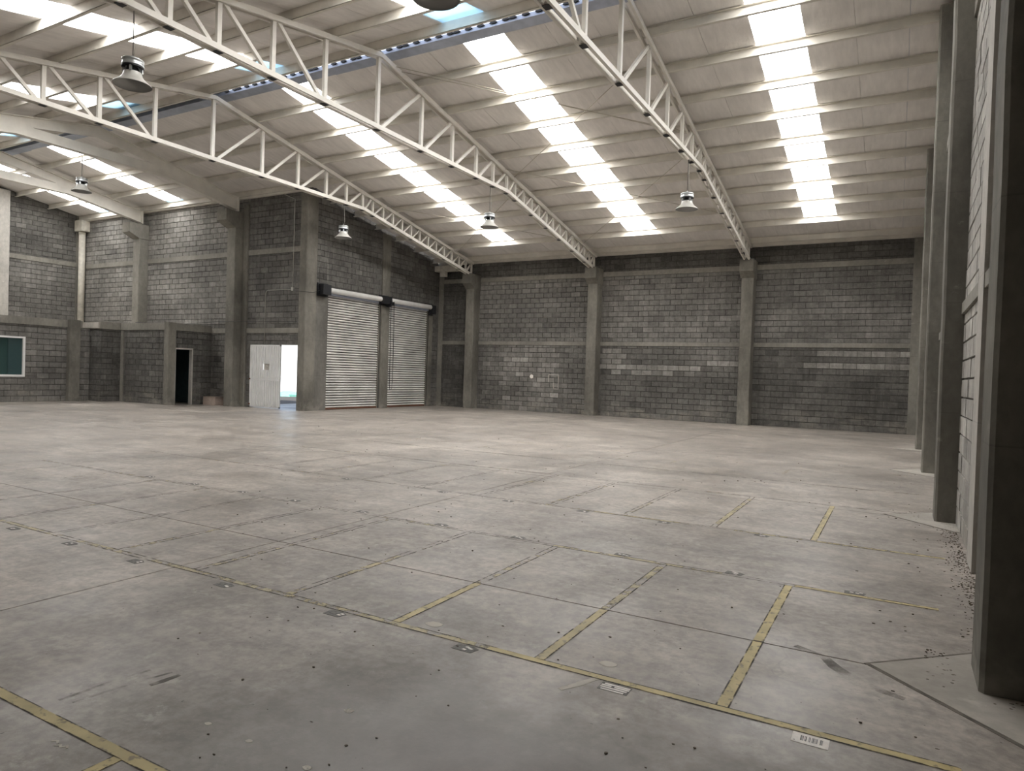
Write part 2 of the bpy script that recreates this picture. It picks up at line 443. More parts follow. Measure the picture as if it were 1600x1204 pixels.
# isolation diamonds round the column feet: recessed dirty joint with a pale infill
for y in (4.17, 9.15, 14.1, 19.2):
    h = .66
    m = MB(); tip = (-.11, y); 
    poly = [(-.11, y), (XW-.06, y+h), (XW+.05, y+h), (XW+.05, y-h), (XW-.06, y-h)]
    m.prism(poly, lambda u, v, w: (u, v, w), -.01, .0015); m.build('joint_filler', M['filler'], floor)
    m = MB(); k = .03
    poly = [(-.11+k, y), (XW-.06, y+h-k), (XW+.05, y+h-k), (XW+.05, y-h+k), (XW-.06, y-h+k)]
    m.prism(poly, lambda u, v, w: (u, v, w), -.01, .004); m.build('infill_patch', M['patch'], floor)
def paint(x0, x1, y0, y1, wear):
    m = MB(); m.box(x0, x1, y0, y1, .0006, .0022); m.build('painted_line', M['yellow'], floor, wear=wear)
LW = .024
for a, b, wv in ((-1.9, .27, .20), (-3.2, -1.9, .47), (-7.2, -3.2, .50), (-12, -7.2, .535)): paint(a, b, 3.21-LW, 3.21+LW, wv)
for a, b, wv in ((-.62, .29, .36), (-2.6, -.62, .49), (-11, -2.6, .56)): paint(a, b, 5.46-LW, 5.46+LW, wv)
for a, b, wv in ((-.62, .41, .42), (-3.2, -.62, .50), (-11, -3.2, .56)): paint(a, b, 7.12-LW, 7.12+LW, wv)
for i, x in enumerate([-.655, -1.6, -2.56, -3.46, -4.41, -5.35, -6.29, -7.25, -8.2, -9.15]):
    w0 = [.25, .40, .36, .46, .52, .55, .56, .56, .56, .56][i]
    paint(x-LW*1.15, x+LW*1.15, 3.235, 4.15, w0); paint(x-LW*1.15, x+LW*1.15, 4.17, 5.435, [.27, .50, .52, .53][i] if i < 4 else .57)
    paint(x-LW*1.15, x+LW*1.15, 7.145, 9.3, [.40, .49, .54][i] if i < 3 else .57)
paint(-8, -.4, 1.535, 1.585, .33); paint(-2.545, -2.495, -.8, 1.535, .30)

# ------------------------------------------------------------------ walls
mid, upb = (2.69, 2.85), (5.33, 5.52)
eave = lambda y: zsheet(y)+.05
block_wall('wall_back', 'x', YB, -1, XM-.2, XW, lambda u: 6.27, bands=(mid, upb), ties=((.27, XW), (-17.75, -17.5)), thick=.2)
block_wall('wall_right', 'y', XW, -1, YF, YB, eave, bands=((2.31, 2.44), (5.55, 5.72)), ties=((6.7, 7.14), (11.6, 11.95), (16.6, 16.95)), thick=.2, brk=(YR,))
block_wall('wall_middle', 'y', XM, 1, YC, YB+.1, eave, openings=((18.03, 20.88, 0, 4.15), (21.38, 24.02, 0, 4.15), (17.4, 18.03, -1, 4.3)),
           ties=(), thick=.2)
part_box('jamb', M['render'], bpy.data.objects['wall_middle'], XM-.2, XM+.03, 17.4, 18.03, 0, 4.3)
part_box('jamb', M['column'], bpy.data.objects['wall_middle'], XM-.2, XM+.04, 24.02, 24.3, 0, 4.3)
block_wall('wall_center', 'x', YC, -1, XL-.1, XM, lambda u: 7.78, openings=((-20.4, -17.95, 0, 2.26),), bands=((2.66, 2.85), (5.46, 5.65)), thick=.2, ties=())
block_wall('wall_left', 'y', XL, 1, YF, YC, eave, bands=((2.66, 2.85), (5.53, 5.73)), ties=((16.75, YC),), thick=.2, brk=(YR,), zb=2.8)
m = MB(); m.box(XL-.2, XW+.2, YF-.2, YF, 0, 6.25); m.build('wall_front', M['render'], None, kind='structure')

# low office block in the left corner: walls, door opening, window opening, concrete roof
OX, ZO = -26.3, 2.67
flat = lambda u: ZO
block_wall('wall_office_left', 'y', OX, 1, YF, 14.6, flat, openings=((10.2, 12.42, .9, 2.22),), thick=.15)
block_wall('wall_office_front', 'x', 14.6, -1, OX-.3, -25.55, flat, thick=.12)
block_wall('wall_office_return', 'y', -25.55, 1, 14.6, 15.33, flat, thick=.12)
block_wall('wall_office_inner', 'x', 15.33, -1, -25.55, -22.6, flat, thick=.12, ties=((-25.5, -25.33),))
block_wall('wall_office_side', 'y', -22.6, 1, 15.33, YC, flat, openings=((15.5, 16.22, 0, 2.04),), thick=.12)
office = bpy.data.objects
def fascia(wall, x0, x1, y0, y1): part_box('fascia_beam', M['beam'], office[wall], x0, x1, y0, y1, ZO, 2.93)
fascia('wall_office_left', OX-.15, OX+.05, YF, 14.3); fascia('wall_office_front', OX+.05, -25.5, 14.54, 14.75)
fascia('wall_office_return', -25.7, -25.5, 14.75, 15.28); fascia('wall_office_inner', -25.7, -22.55, 15.28, 15.45); fascia('wall_office_side', -22.7, -22.55, 15.45, YC-.05)
m = MB(); m.box(XL, OX-.1, YF, 14.5, ZO+.02, 2.90); m.box(XL, -25.6, 14.5, YC, ZO+.02, 2.90); m.box(-25.6, -22.65, 15.4, YC, ZO+.02, 2.90)
m.build('ceiling_office', M['patch'], None, kind='structure')
m = MB(); m.box(-27.5, -27.4, 9.5, 13.3, 0, 2.6); m.box(-25.3, -25.2, 15.5, 16.9, 0, 2.6); m.box(-25.2, -22.8, 16.85, 16.93, 0, 2.6)
m.build('wall_office_lining', M['teal'], None, kind='structure')

# ------------------------------------------------------------------ columns
def column(x0, x1, y0, y1, z0, z1, label, corbel=None, mat='column'):
    t = empty('concrete_column', ((x0+x1)/2, (y0+y1)/2, z0), label=label, category='column')
    off = Vector(t.location); c = .022
    poly = [(x0+c, y0), (x1-c, y0), (x1, y0+c), (x1, y1), (x0, y1), (x0, y0+c)]
    if x1 > .5: poly = [(x0+c, y0), (x1, y0), (x1, y1), (x0+c, y1), (x0, y1-c), (x0, y0+c)]
    m = MB(); N = 14
    random.seed(int(abs(x0*100+y0*10)))
    zs = [z0+(z1-z0)*i/N for i in range(N+1)]; k = len(poly)
    for i, z in enumerate(zs):
        dx, dy = random.uniform(-.004, .004), random.uniform(-.004, .004)
        m.v += [(u+dx-off.x, v+dy-off.y, z-off.z) for u, v in poly]
    for i in range(N):
        for q in range(k):
            r = (q+1) % k; m.f.append([i*k+q, i*k+r, (i+1)*k+r, (i+1)*k+q]); m.t.append(0)
    m.f.append(list(range(k))[::-1]); m.f.append([N*k+q for q in range(k)]); m.t += [0, 0]
    m.build('shaft', M[mat], t)
    if corbel:
        zc0, zc1, pr = corbel
        m = MB(); m.prism([(y0+.001, zc0-.2), (y0-pr, zc0), (y0-pr, zc1), (y1-.02, zc1), (y1-.02, zc0-.2)], lambda u, v, w: (w-off.x, u-off.y, v-off.z), x0-.03, x1+.03)
        m.build('corbel', M[mat], t)
    return t
for x, lab in zip(KX, ('slim concrete column between the shutters and the first wide bay of the back wall', 'concrete column in the middle of the back wall under the second truss', 'concrete column on the back wall under the truss nearest the right wall')):
    column(x-.2, x+.2, YK, YB, 0, 5.62, lab, (5.22, 5.62, .26))
rc = [(4.08, 'big dark concrete column filling the right edge of the picture'), (9.02, 'second concrete column of the right wall, with a diamond of pale concrete at its foot'),
      (14.0, 'third concrete column of the right wall, counted from the camera'), (19.1, 'farthest concrete column of the right wall, nearest the back corner')]
for y, lab in rc: column(.40, XW+.02, y, y+.42, 0, ztc(y+.4)+(.12), lab)
column(-21.32, -20.87, 16.58, YC, 0, 6.95, 'concrete column between the dark office doorway and the white sheet door', (6.62, 7.0, .42))
column(-27.02, -26.6, 16.6, YC, 2.93, 6.95, 'pale concrete column rising behind the low office roof', (6.62, 7.0, .42), 'beam')
column(XL, XL+.25, 13.55, 14.08, 2.93, zsheet(14.1)-.1, 'pale concrete column at the left edge above the office window', None, 'tie')
column(OX-.1, OX+.22, 13.78, 14.14, 0, 2.94, 'short concrete column at the corner of the office with the window')
column(-22.75, -22.5, 15.18, 15.48, 0, 2.94, 'short concrete column beside the dark office doorway')
column(-18.02, -17.68, 16.93, 17.42, 0, zsheet(17.4)-.1, 'tall corner column between the white sheet door and the first shutter')
column(XM-.1, XM+.07, 20.9, 21.36, 0, zsheet(21.3)-.1, 'concrete column between the two roller shutters')
column(-20.87, -20.62, 16.9, YC, 0, 7.3, 'thin concrete pilaster left of the white sheet door')

# ------------------------------------------------------------------ roof
ceil = empty('ceiling', (0, 0, 0), kind='structure')
PD = [.22, 1.38, 2.6, 3.82, 5.03, 6.27, 7.47, 8.67, 9.88, 11.1, 12.45]
xs_main = []
strips = {'A': (-2.72, -1.82), 'B': (-8.43, -7.42), 'C': (-13.95, -13.0), 'F': (-19.5, -18.6), 'D': (-25.05, -24.15), 'E': (-29.7, -28.75)}
xsx = sorted(strips.values())
edges = []
prev = XL-.2
for a, b in xsx:
    n = max(1, round((a-prev)/.93)); edges += [(prev+(a-prev)*i/n, prev+(a-prev)*(i+1)/n, None) for i in range(n)]
    edges.append((a, b, [k for k, v in strips.items() if v == (a, b)][0])); prev = b
n = round((XW+.2-prev)/.9); edges += [(prev+(XW+.2-prev)*i/n, prev+(XW+.2-prev)*(i+1)/n, None) for i in range(n)]
def sheet(x0, x1, ya, yb, mat, name, sag=.022, dz=0., gap=.0025, parent=None, **pr):
    ys = [ya]; step = (yb-ya)/max(2, round(abs(yb-ya)/.15)); m = MB(); N = max(2, round(abs(yb-ya)/.15))
    for i in range(N+1):
        y = ya+(yb-ya)*i/N; d = abs(y-YR); k = 0
        for p, q in zip([0]+PD, PD+[14]):
            if p <= d < q: k = math.sin(math.pi*(d-p)/(q-p))
        z = zsheet(y)-sag*k+dz
        m.v += [(x0+gap, y, z+.004), (x0+gap+.01, y, z), (x1-gap-.01, y, z), (x1-gap, y, z+.004), (x1-gap, y, z+.05), (x0+gap, y, z+.05)]
    for i in range(N):
        for q in range(6):
            r = (q+1) % 6; a = i*6; m.f.append([a+q, a+r, a+6+r, a+6+q]); m.t.append(0)
    m.f.append([0, 1, 2, 3, 4, 5][::-1]); m.f.append([N*6+q for q in range(6)]); m.t += [0, 0]
    o = m.build(name, M[mat], parent or ceil, **pr); return o
for x0, x1, s in edges:
    back = YB+.25 if x0 > XM-.5 else YC+.25
    far0 = YR+.42; near1 = YR-.02
    jj = random.uniform(-.004, .004)
    if s in ('A', 'B', 'C'):
        sheet(x0, x1, far0, YR+11.17, 'sky', 'skylight_sheet', .004); sheet(x0, x1, YR+11.17, back, 'sheet', 'roof_panel')
        sheet(x0, x1, YR-1.15, 5.7, 'sky', 'skylight_sheet', .004); sheet(x0, x1, near1, YR-1.15, 'clear', 'clear_sheet', .004); sheet(x0, x1, 5.7, YF-.25, 'sheet', 'roof_panel')
    elif s in ('D', 'E'):
        sheet(x0, x1, far0, YR+4.83, 'sky', 'skylight_sheet', .004); sheet(x0, x1, YR+4.83, YR+5.15, 'clear', 'clear_sheet', .0); sheet(x0, x1, YR+5.15, back, 'sheet', 'roof_panel')
        sheet(x0, x1, YR-.9, 5.7, 'sky', 'skylight_sheet', .004); sheet(x0, x1, near1, YR-.9, 'clear', 'clear_sheet', .004); sheet(x0, x1, 5.7, YF-.25, 'sheet', 'roof_panel')
    elif s == 'F':
        sheet(x0, x1, far0, back, 'sheet', 'roof_panel'); sheet(x0, x1, YR-1.3, 5.7, 'sky', 'skylight_sheet', .004); sheet(x0, x1, near1, YR-1.3, 'clear', 'clear_sheet', .004); sheet(x0, x1, 5.7, YF-.25, 'sheet', 'roof_panel')
    else:
        sheet(x0, x1, far0, back, 'sheet', 'roof_panel', .022, jj); sheet(x0, x1, near1, YF-.25, 'sheet', 'roof_panel', .022, jj)
# backing that seals the seams from above (the outer metal roof), left open over every skylight sheet and the ridge
m = MB()
for x0, x1, s in edges:
    back = YB+.45 if x0 > XM-.5 else YC+.4
    def slab(ya, yb):
        za, zb_ = zsheet(ya)+.06, zsheet(yb)+.06
        m.quadbox([(x0-.01, ya, za), (x1+.01, ya, za), (x1+.01, yb, zb_), (x0-.01, yb, zb_), (x0-.01, ya, za+.03), (x1+.01, ya, za+.03), (x1+.01, yb, zb_+.03), (x0-.01, yb, zb_+.03)])
    fa = {'A': 11.17, 'B': 11.17, 'C': 11.17, 'D': 5.15, 'E': 5.15}.get(s, .42); nb = 6.1 if s else .02
    slab(YR+fa, back); slab(YR-nb, YF-.45)
m.build('outer_roof', M['galv'], ceil)
for sgn, lst in ((1, PD), (-1, PD)):
    for d in lst:
        y = YR+sgn*d
        if d < .6 and sgn > 0: continue
        x0 = XM-.15 if y > YC+.05 else XL
        if y > YC+.05 and y < YC+.6: pass
        zb_ = ztc(y); m = MB(); ht = .195
        # lipped channel: web, bottom flange, lip
        f = .065
        m.box(x0, XW, y-.004, y+.004, zb_, zb_+ht); m.box(x0, XW, y-(f if sgn > 0 else .004), y+(.004 if sgn > 0 else f), zb_, zb_+.006)
        yl = y-f if sgn > 0 else y+f
        m.box(x0, XW, yl-.003, yl+.003, zb_, zb_+.022)
        m.box(x0, XW, min(y, yl), max(y, yl), zb_+ht-.006, zb_+ht)
        o = m.build('purlin', M['purlin'], ceil)
# eave members along the short back wall, and along the back wall
m = MB(); m.box(XL, XM, YC-.16, YC-.02, 7.50, 7.62); m.build('eave_channel', M['purlin'], ceil)
m = MB(); m.box(XM, XW, YB-.14, YB-.02, 6.13, 6.25); m.build('eave_channel', M['purlin'], ceil)
# ridge: galvanised flashing, translucent cap, black clips
m = MB()
a, b = YR-.02, YR+.32
def rz(y): return ZR+.2-SL*abs(y-YR)
for p, q, t in ((YR+.30, YR+.36, -.03), (YR+.36, YR+.56, -.02)):
    m.quadbox([(XL, p, rz(p)+t), (XW, p, rz(p)+t), (XW, q, rz(q)+t), (XL, q, rz(q)+t), (XL, p, rz(p)+t+.006), (XW, p, rz(p)+t+.006), (XW, q, rz(q)+t+.006), (XL, q, rz(q)+t+.006)])
m.box(XL, XW, YR+.28, YR+.30, rz(YR+.3)-.03, rz(YR+.3)+.06)
m.build('ridge_flashing', M['galv'], ceil)
m = MB(); m.prism([(YR-.5, rz(YR-.5)+.10), (YR, rz(YR)+.12), (YR+.7, rz(YR+.7)+.10), (YR+.7, rz(YR+.7)+.106), (YR, rz(YR)+.126), (YR-.5, rz(YR-.5)+.106)], lambda u, v, w: (w, u, v), KX[0], XW)
m.build('ridge_cap', M['cap'], ceil)
m = MB(); m.box(XL, KX[0], YR-.5, YR+.7, rz(YR)+.11, rz(YR)+.13); m.build('ridge_cap', M['joint'], ceil)
cm = MB(); cm.prism([(-.09, 0), (-.05, .035), (.05, .035), (.09, 0), (.04, -.02), (-.04, -.02)], lambda u, v, w: (u, w, v), -.02, .02)
cme = cm.mesh('clip', M['black'])
x = -.4; i = 0
while x > KX[0]:
    o = bpy.data.objects.new('clip', cme); C.objects.link(o); o.parent = ceil; o.location = (x, YR+.27, rz(YR+.27)+.03); i += 1
    x -= .30 if i % 5 else .16

# ------------------------------------------------------------------ trusses
ND = [0, 1.6, 2.92, 4.08, 4.98, 5.76, 6.27, 6.82, 7.35, 7.87, 8.4, 8.92, 9.45, 9.98, 10.52, 11.06, 11.6, 12.1, 12.55]
def zbc(d): return 6.90 if d <= 5.76 else 6.90-SL*(d-5.76)-.0
def truss(x, label):
    t = empty('roof_truss', (x, YR, 5.6), label=label, category='truss', group='lattice roof trusses')
    def W(y, z, dx=0): return (dx, y-YR, z-5.6)
    for s in (1, -1):
        m = MB()
        for dx in (-.075, .075):
            m.bar(W(YR, ZR-.05, dx), W(YR+s*12.6, ZR-.05-SL*12.6, dx), .05, .10)
        for dx in (-.04, .04): m.bar(W(YR, ZR-.055, dx*1.6), W(YR+s*12.6, ZR-.055-SL*12.6, dx*1.6), .04, .02)
        m.build('top_chord', M['steel'], t)
        for nm, (d0, d1) in (('bottom_chord', (0, 5.76)), ('bottom_chord', (5.76, 12.6))):
            m = MB()
            for dx in (-.075, .075):
                m.bar(W(YR+s*d0, zbc(d0)-.05, dx), W(YR+s*d1, zbc(d1)-.05, dx), .05, .10)
            m.build(nm, M['steel'], t)
        for i, d in enumerate(ND):
            if i == 0 and s < 0: continue
            m = MB(); zt = ztc(YR+s*d)-.09; w = .085 if d < 6 else .06
            m.bar(W(YR+s*d, zbc(d)-.07), W(YR+s*d, zt), .07, w, (0, 1, 0)); m.build('vertical', M['steel'], t)
            m = MB(); m.box(-.06, .06, s*d-.07, s*d+.07, zbc(d)-.105-5.6, zbc(d)-.099-5.6); 
            if i % 2 == 0 or d < 6: m.build('batten_plate', M['black'], t)
            if i+1 < len(ND):
                e = ND[i+1]; g = .10 if d < 6 else .03
                m = MB(); m.bar(W(YR+s*(d+g), zbc(d+g)-.04), W(YR+s*(e-g), ztc(YR+s*e)-.06), .06, w*.82, (0, 1, 0)); m.build('diagonal', M['steel'], t)
        m = MB(); m.box(-.1, .1, s*12.45, s*12.63, -.0, .03); m.build('bearing_plate', M['steel'], t)
    return t
truss(KX[0], 'cream lattice roof truss farthest left, ending above the column by the shutters')
truss(KX[1], 'cream lattice roof truss in the middle, landing on the middle back column')
truss(KX[2], 'cream lattice roof truss nearest the right wall, seen from below')

def rafter(x, label):
    t = empty('roof_rafter', (x, YR, 7.0), label=label, category='rafter', group='solid rafters')
    def zb_(d): return 7.58 if d < 2.2 else 7.58-SL*(d-2.2)*.93
    yn = 12.0; yf = 4.95
    for s, L_ in ((1, yf), (-1, yn)):
        m = MB()
        zt = lambda d: ZR-.02-SL*d
        bands_ = [((0, 8.13), (1.75, 7.86)), ]
        # upper band over the opening, lower band, then full web
        f = lambda u, v, w: (w, s*u, v-7.0)
        m.prism([(0, zt(0)), (1.75, zt(1.75)), (1.75, 7.865), (0, 8.15)], f, -.02, .02)
        m.prism([(0, 7.86), (1.75, 7.86), (1.75, 7.58), (0, 7.58)], f, -.02, .02)
        m.prism([(1.75, zt(1.75)), (L_, zt(L_)), (L_, zb_(L_)), (2.2, 7.58), (1.75, 7.58)], f, -.02, .02)
        m.build('web', M['steel'], t)
        m = MB(); g = lambda u, v, w: (w, s*u, v-7.0)
        m.prism([(0, zt(0)), (L_, zt(L_)), (L_, zt(L_)-.02), (0, zt(0)-.02)], g, -.11, .11); m.build('top_flange', M['steel'], t)
        m = MB(); m.prism([(0, 7.58), (2.2, 7.58), (L_, zb_(L_)), (L_, zb_(L_)-.02), (2.2, 7.56), (0, 7.56)], g, -.11, .11); m.build('bottom_flange', M['steel'], t)
        if s > 0:
            m = MB(); m.box(-.13, .13, L_, L_+.05, zb_(L_)-7.05, zt(L_)-6.98); m.build('end_plate', M['steel'], t)
    return t
rafter(-21.1, 'solid cream rafter landing on the column left of the white sheet door')
rafter(-26.8, 'solid cream rafter over the low office, farthest left')
# thin sway rods in the roof
for x0, y0, x1, y1 in ((KX[1], 12.4, KX[2], 16.8), (KX[2], 13.5, KX[1], 17.9), (KX[1], 17.2, KX[2], 21.8), (KX[2], 17.4, KX[1], 23.2), (KX[0], 18.6, KX[1], 23.0), (KX[1], 18.4, KX[0], 23.2),
                       (KX[2], 16.9, KX[1], 12.2)):
    m = MB(); m.tube([(x0, y0, ztc(y0)-.03), (x1, y1, ztc(y1)-.03)], .008, 5); m.build('brace_rod', M['rod'], ceil)

# ------------------------------------------------------------------ high-bay lamps
def lamp(x, y, z, ztop_, label):
    t = empty('pendant_lamp', (x, y, z), label=label, category='lamp', group='high-bay pendant lamps')
    m = MB(); prof = [(.270, 0), (.266, .012), (.222, .048), (.172, .09), (.138, .14), (.125, .19)]
    m.lathe(prof, seg=32); rf = m.build('reflector', M['shade'], t)
    m = MB(); m.lathe([(r-.006, zz+.001) for r, zz in prof]+[(.02, .19)], seg=32); m.build('reflector_inside', M['inner'], rf)
    m = MB(); m.lathe([(.03, .185), (.12, .186), (.12, .195), (.03, .2)], seg=24); m.build('collar', M['alu'], t)
    m = MB(); m.lathe([(.001, .19), (.08, .20), (.08, .27), (.001, .275)], seg=16)
    m.build('lamp_socket', M['black'], t)
    for a in (45, 135, 225, 315):
        m = MB(); c, s_ = math.cos(math.radians(a)), math.sin(math.radians(a)); m.bar((c*.115, s_*.115, .185), (c*.115, s_*.115, .29), .03, .05, (c, s_, 0)); m.build('bracket', M['alu'], t)
    m = MB(); m.lathe([(.02, .275), (.15, .275), (.155, .285), (.155, .31), (.150, .315), (.150, .355), (.155, .36), (.155, .375), (.14, .39), (.02, .395)], seg=32); gh = m.build('gear_housing', M['alu'], t)
    m = MB(); m.lathe([(.157, .262), (.157, .284), (.10, .284), (.10, .262), (.157, .262)], seg=24); m.build('gasket', M['black'], gh)
    m = MB(); m.tube([(0, 0, .39), (0, 0, .45)], .012); m.build('eye_bolt', M['alu'], gh)
    m = MB(); m.tube([(0, 0, .44), (0, 0, ztop_-z)], .006); m.build('cable', M['black'], t)
    m = MB(); m.tube([(.012, 0, .40), (.05, 0, .55), (.02, 0, .9), (.01, 0, ztop_-z)], .004); m.build('power_lead', M['conduit'], t)
    return t
lamp(KX[0], 16.7, 5.72, 6.8, 'small bell-shaped pendant lamp in front of the dark wall above the shutters')
lamp(KX[1], 16.67, 5.63, 6.8, 'bell-shaped pendant lamp under the middle truss beside the end of a skylight')
lamp(KX[2], 16.52, 5.60, 6.8, 'bell-shaped pendant lamp hanging under the right-hand truss')
lamp(KX[1], 6.25, 5.68, 6.8, 'large near pendant lamp at the upper left, its grey inside showing')
lamp(KX[2], 6.2, 5.62, 6.8, 'pendant lamp cut off by the top edge, only the bottom of its rim showing')
lamp(-21.1, 11.38, 6.44, 7.56, 'pendant lamp under the solid rafters at the far left')

# ------------------------------------------------------------------ roller shutters
def shutter(n, y0, y1, zt, label):
    t = empty('door_%d' % n, (XM-.08, (y0+y1)/2, 0), kind='structure', label=label)
    w = (y1-y0)/2-.02; N = 44; h = (zt-.06)/N
    prof = []
    for i in range(7):
        a = i/6; prof.append((.042*math.sin(math.pi*a), h*a*.72))
    m = MB(); poly = [(p[0], p[1]) for p in prof]+[(-.008, h*.72), (-.008, 0)]
    m.prism(poly, lambda u, v, q: (u, q, v), -w, w); me = m.mesh('slat', M['shutter'])
    for i in range(N):
        o = bpy.data.objects.new('slat', me); C.objects.link(o); o.parent = t; o.location = (random.uniform(-.003, .003), 0, .06+i*h)
    bb = MB(); bb.box(-.04, .05, -w, w, .015, .06); bb.build('bottom_bar', M['rust'], t)
    bb = MB(); bb.box(-.03, -.025, -w, w, .0, zt+.1); bb.build('backing_sheet', M['joint'], t)
    for s in (-1, 1):
        bb = MB(); bb.box(-.05, .06, s*w-.03, s*w+.03, 0, zt); bb.build('guide_rail', M['column'], t)
    bb = MB(); yy = [-w-.05+(2*w+.1)*i/1 for i in range(2)]
    seg = 20; n0 = 0
    ring = [(.2+.095*math.cos(2*math.pi*k/seg), 4.24+.095*math.sin(2*math.pi*k/seg)) for k in range(seg)]
    bb.prism(ring, lambda u, v, q: (u, q, v), -w-.05, w+.05); bb.build('barrel', M['shutter'], t)
    bb = MB(); bb.box(-.02, .16, -w, w, 4.08, 4.18); bb.build('lintel_shade_plate', M['galv'], t)  # lintel in dark metal, its tone standing in for the barrel's shadow
    return t
shutter(1, 18.03, 20.88, 4.12, 'white corrugated roller shutter nearest the corner column')
shutter(2, 21.38, 24.02, 4.12, 'white corrugated roller shutter next to the back wall')
def bracket(y0, y1, z0, z1, label, hump=False):
    t = empty('shutter_bracket', (XM, (y0+y1)/2, z0), label=label, category='bracket')
    m = MB(); m.box(0.08, .32, y0-(y0+y1)/2, y1-(y0+y1)/2, 0, z1-z0); m.build('bracket_box', M['black'], t)
    m = MB(); m.box(0.075, .10, y0-(y0+y1)/2-.06, y1-(y0+y1)/2+.06, -.06, z1-z0+.05); m.build('back_plate', M['black'], t)
    if hump:
        m = MB(); seg = 16
        m.prism([(.2+.17*math.cos(2*math.pi*k/seg), .05+.17*math.sin(2*math.pi*k/seg)) for k in range(seg)], lambda u, v, q: (u, q, v), .12, .2); m.build('chain_wheel', M['black'], t)
        m = MB(); m.box(.05, .2, .2, .5, -.02, .16); m.build('gear_case', M['black'], t)
    return t
bracket(17.5, 17.88, 4.05, 4.40, 'square black end box left of the first shutter barrel')
bracket(20.75, 21.2, 4.07, 4.35, 'black chain drive between the two shutter barrels', True)
bracket(24.0, 24.15, 3.95, 4.32, 'black end bracket right of the second shutter barrel')
t = empty('hoist_chain', (XM+.26, 21.4, .7), label='long black hand chain looping down in front of the second shutter', category='chain')
m = MB(); m.tube([(0, 0, 3.5), (.0, .02, 1.8), (0, .03, .3), (0, -.02, .05), (0, -.12, .02), (0, -.16, .2), (0, -.17, 1.6), (0, -.19, 3.5)], .011, 6); m.build('chain_loop', M['black'], t)

# ------------------------------------------------------------------ white sheet door and the yard outside
d3 = empty('door_3', (-19.63, YC-.02, 0), kind='structure', label='white ribbed metal door leaf standing beside the bright opening')
m = MB(); m.box(-.76, .76, 0, .03, .03, 2.24); 
fr = MB()
def leafframe(b):
    b.box(-.77, .77, -.02, .03, .02, .07); b.box(-.77, .77, -.02, .03, 2.2, 2.25); b.box(-.77, .77, -.025, .03, .98, 1.05)
    b.box(-.77, -.72, -.02, .03, .02, 2.25); b.box(.72, .77, -.02, .03, .02, 2.25)
leafframe(fr); fr.build('leaf_frame', M['white'], d3)
m = MB(); hx0, hx1, hz0, hz1 = -.10, .20, 1.36, 1.58
m.box(-.74, hx0, 0, .012, .03, 2.24); m.box(hx1, .74, 0, .012, .03, 2.24); m.box(hx0, hx1, 0, .012, .03, hz0); m.box(hx0, hx1, 0, .012, hz1, 2.24); m.build('leaf_sheet', M['white'], d3)
for i in range(13):
    x = -.69+i*.112
    for z0, z1 in ((.07, .98), (1.05, 2.2)):
        if hx0-.03 < x < hx1+.03 and z0 > 1:
            for a, b in ((1.05, hz0), (hz1, 2.2)): 
                m = MB(); m.prism([(-.03, 0), (-.018, -.036), (.018, -.036), (.03, 0)], lambda u, v, w, x=x: (x+u, v, w), a, b); m.build('rib', M['white'], d3)
        else:
            m = MB(); m.prism([(-.03, 0), (-.018, -.036), (.018, -.036), (.03, 0)], lambda u, v, w, x=x: (x+u, v, w), z0, z1); m.build('rib', M['white'], d3)
m = MB(); m.box(hx0, hx1, .03, .04, hz0, hz1); m.build('hatch_panel', M['patch'], d3)
for z in (.1, 1.0): 
    m = MB(); m.box(-.79, -.72, -.035, 0, z, z+.05); m.build('hinge', M['rust'], d3)
# thin dark frame of the opening
m = MB(); m.box(-18.87, -17.93, YC-.01, YC+.05, 2.245, 2.275); m.build('trim_1', M['white'], None, kind='structure')
m = MB(); m.box(-150, 40, 17.3, 120, -.12, -.03); o = m.build('ground', M['earth'], None, kind='structure')
m = MB(); m.box(-120, 10, 92, 92.4, -.03, 11); m.build('wall_yard', M['out'], None, kind='structure')
t = empty('yard_clutter', (-27.6, 25.4, -.03), label='aqua plastic sheet lying in the bright yard beyond the open door', category='sheet')
m = MB(); m.lathe([(.02, .28), (.3, .25), (.7, .12), (.9, 0)], seg=9); m.build('sheet_fold', M['plant'], t)
m = MB(); m.box(.6, 1.5, -.5, .3, 0, .12); m.build('sheet_roll', M['plant'], t)

# ------------------------------------------------------------------ office openings
d4 = empty('door_4', (-22.6, 15.86, 0), kind='structure', label='open dark doorway of the low office')
for a, b, c, d in ((15.5, 15.54, 0, 2.04), (16.17, 16.22, 0, 2.04), (15.5, 16.22, 2.0, 2.05)):
    m = MB(); m.box(-.12, .035, a-15.86, b-15.86, c, d); m.build('door_frame', M['tie'], d4)
w1 = empty('window_1', (OX, 11.3, .9), kind='structure', label='teal window with a white frame at the left edge')
def wf(y0, y1, z0, z1): 
    m = MB(); m.box(-.1, .035, y0-11.3, y1-11.3, z0-.9, z1-.9); m.build('window_frame', M['white'], w1)
wf(10.2, 12.42, .86, .93); wf(10.2, 12.42, 2.18, 2.24); wf(12.35, 12.42, .93, 2.18); wf(10.2, 10.27, .93, 2.18)
m = MB(); m.box(-.06, -.05, -1.03, .62, .03, 1.28); m.build('pane', M['glassa'], w1)
m = MB(); m.box(-.04, -.03, .62, 1.05, .03, 1.28); m.build('pane', M['glassb'], w1)

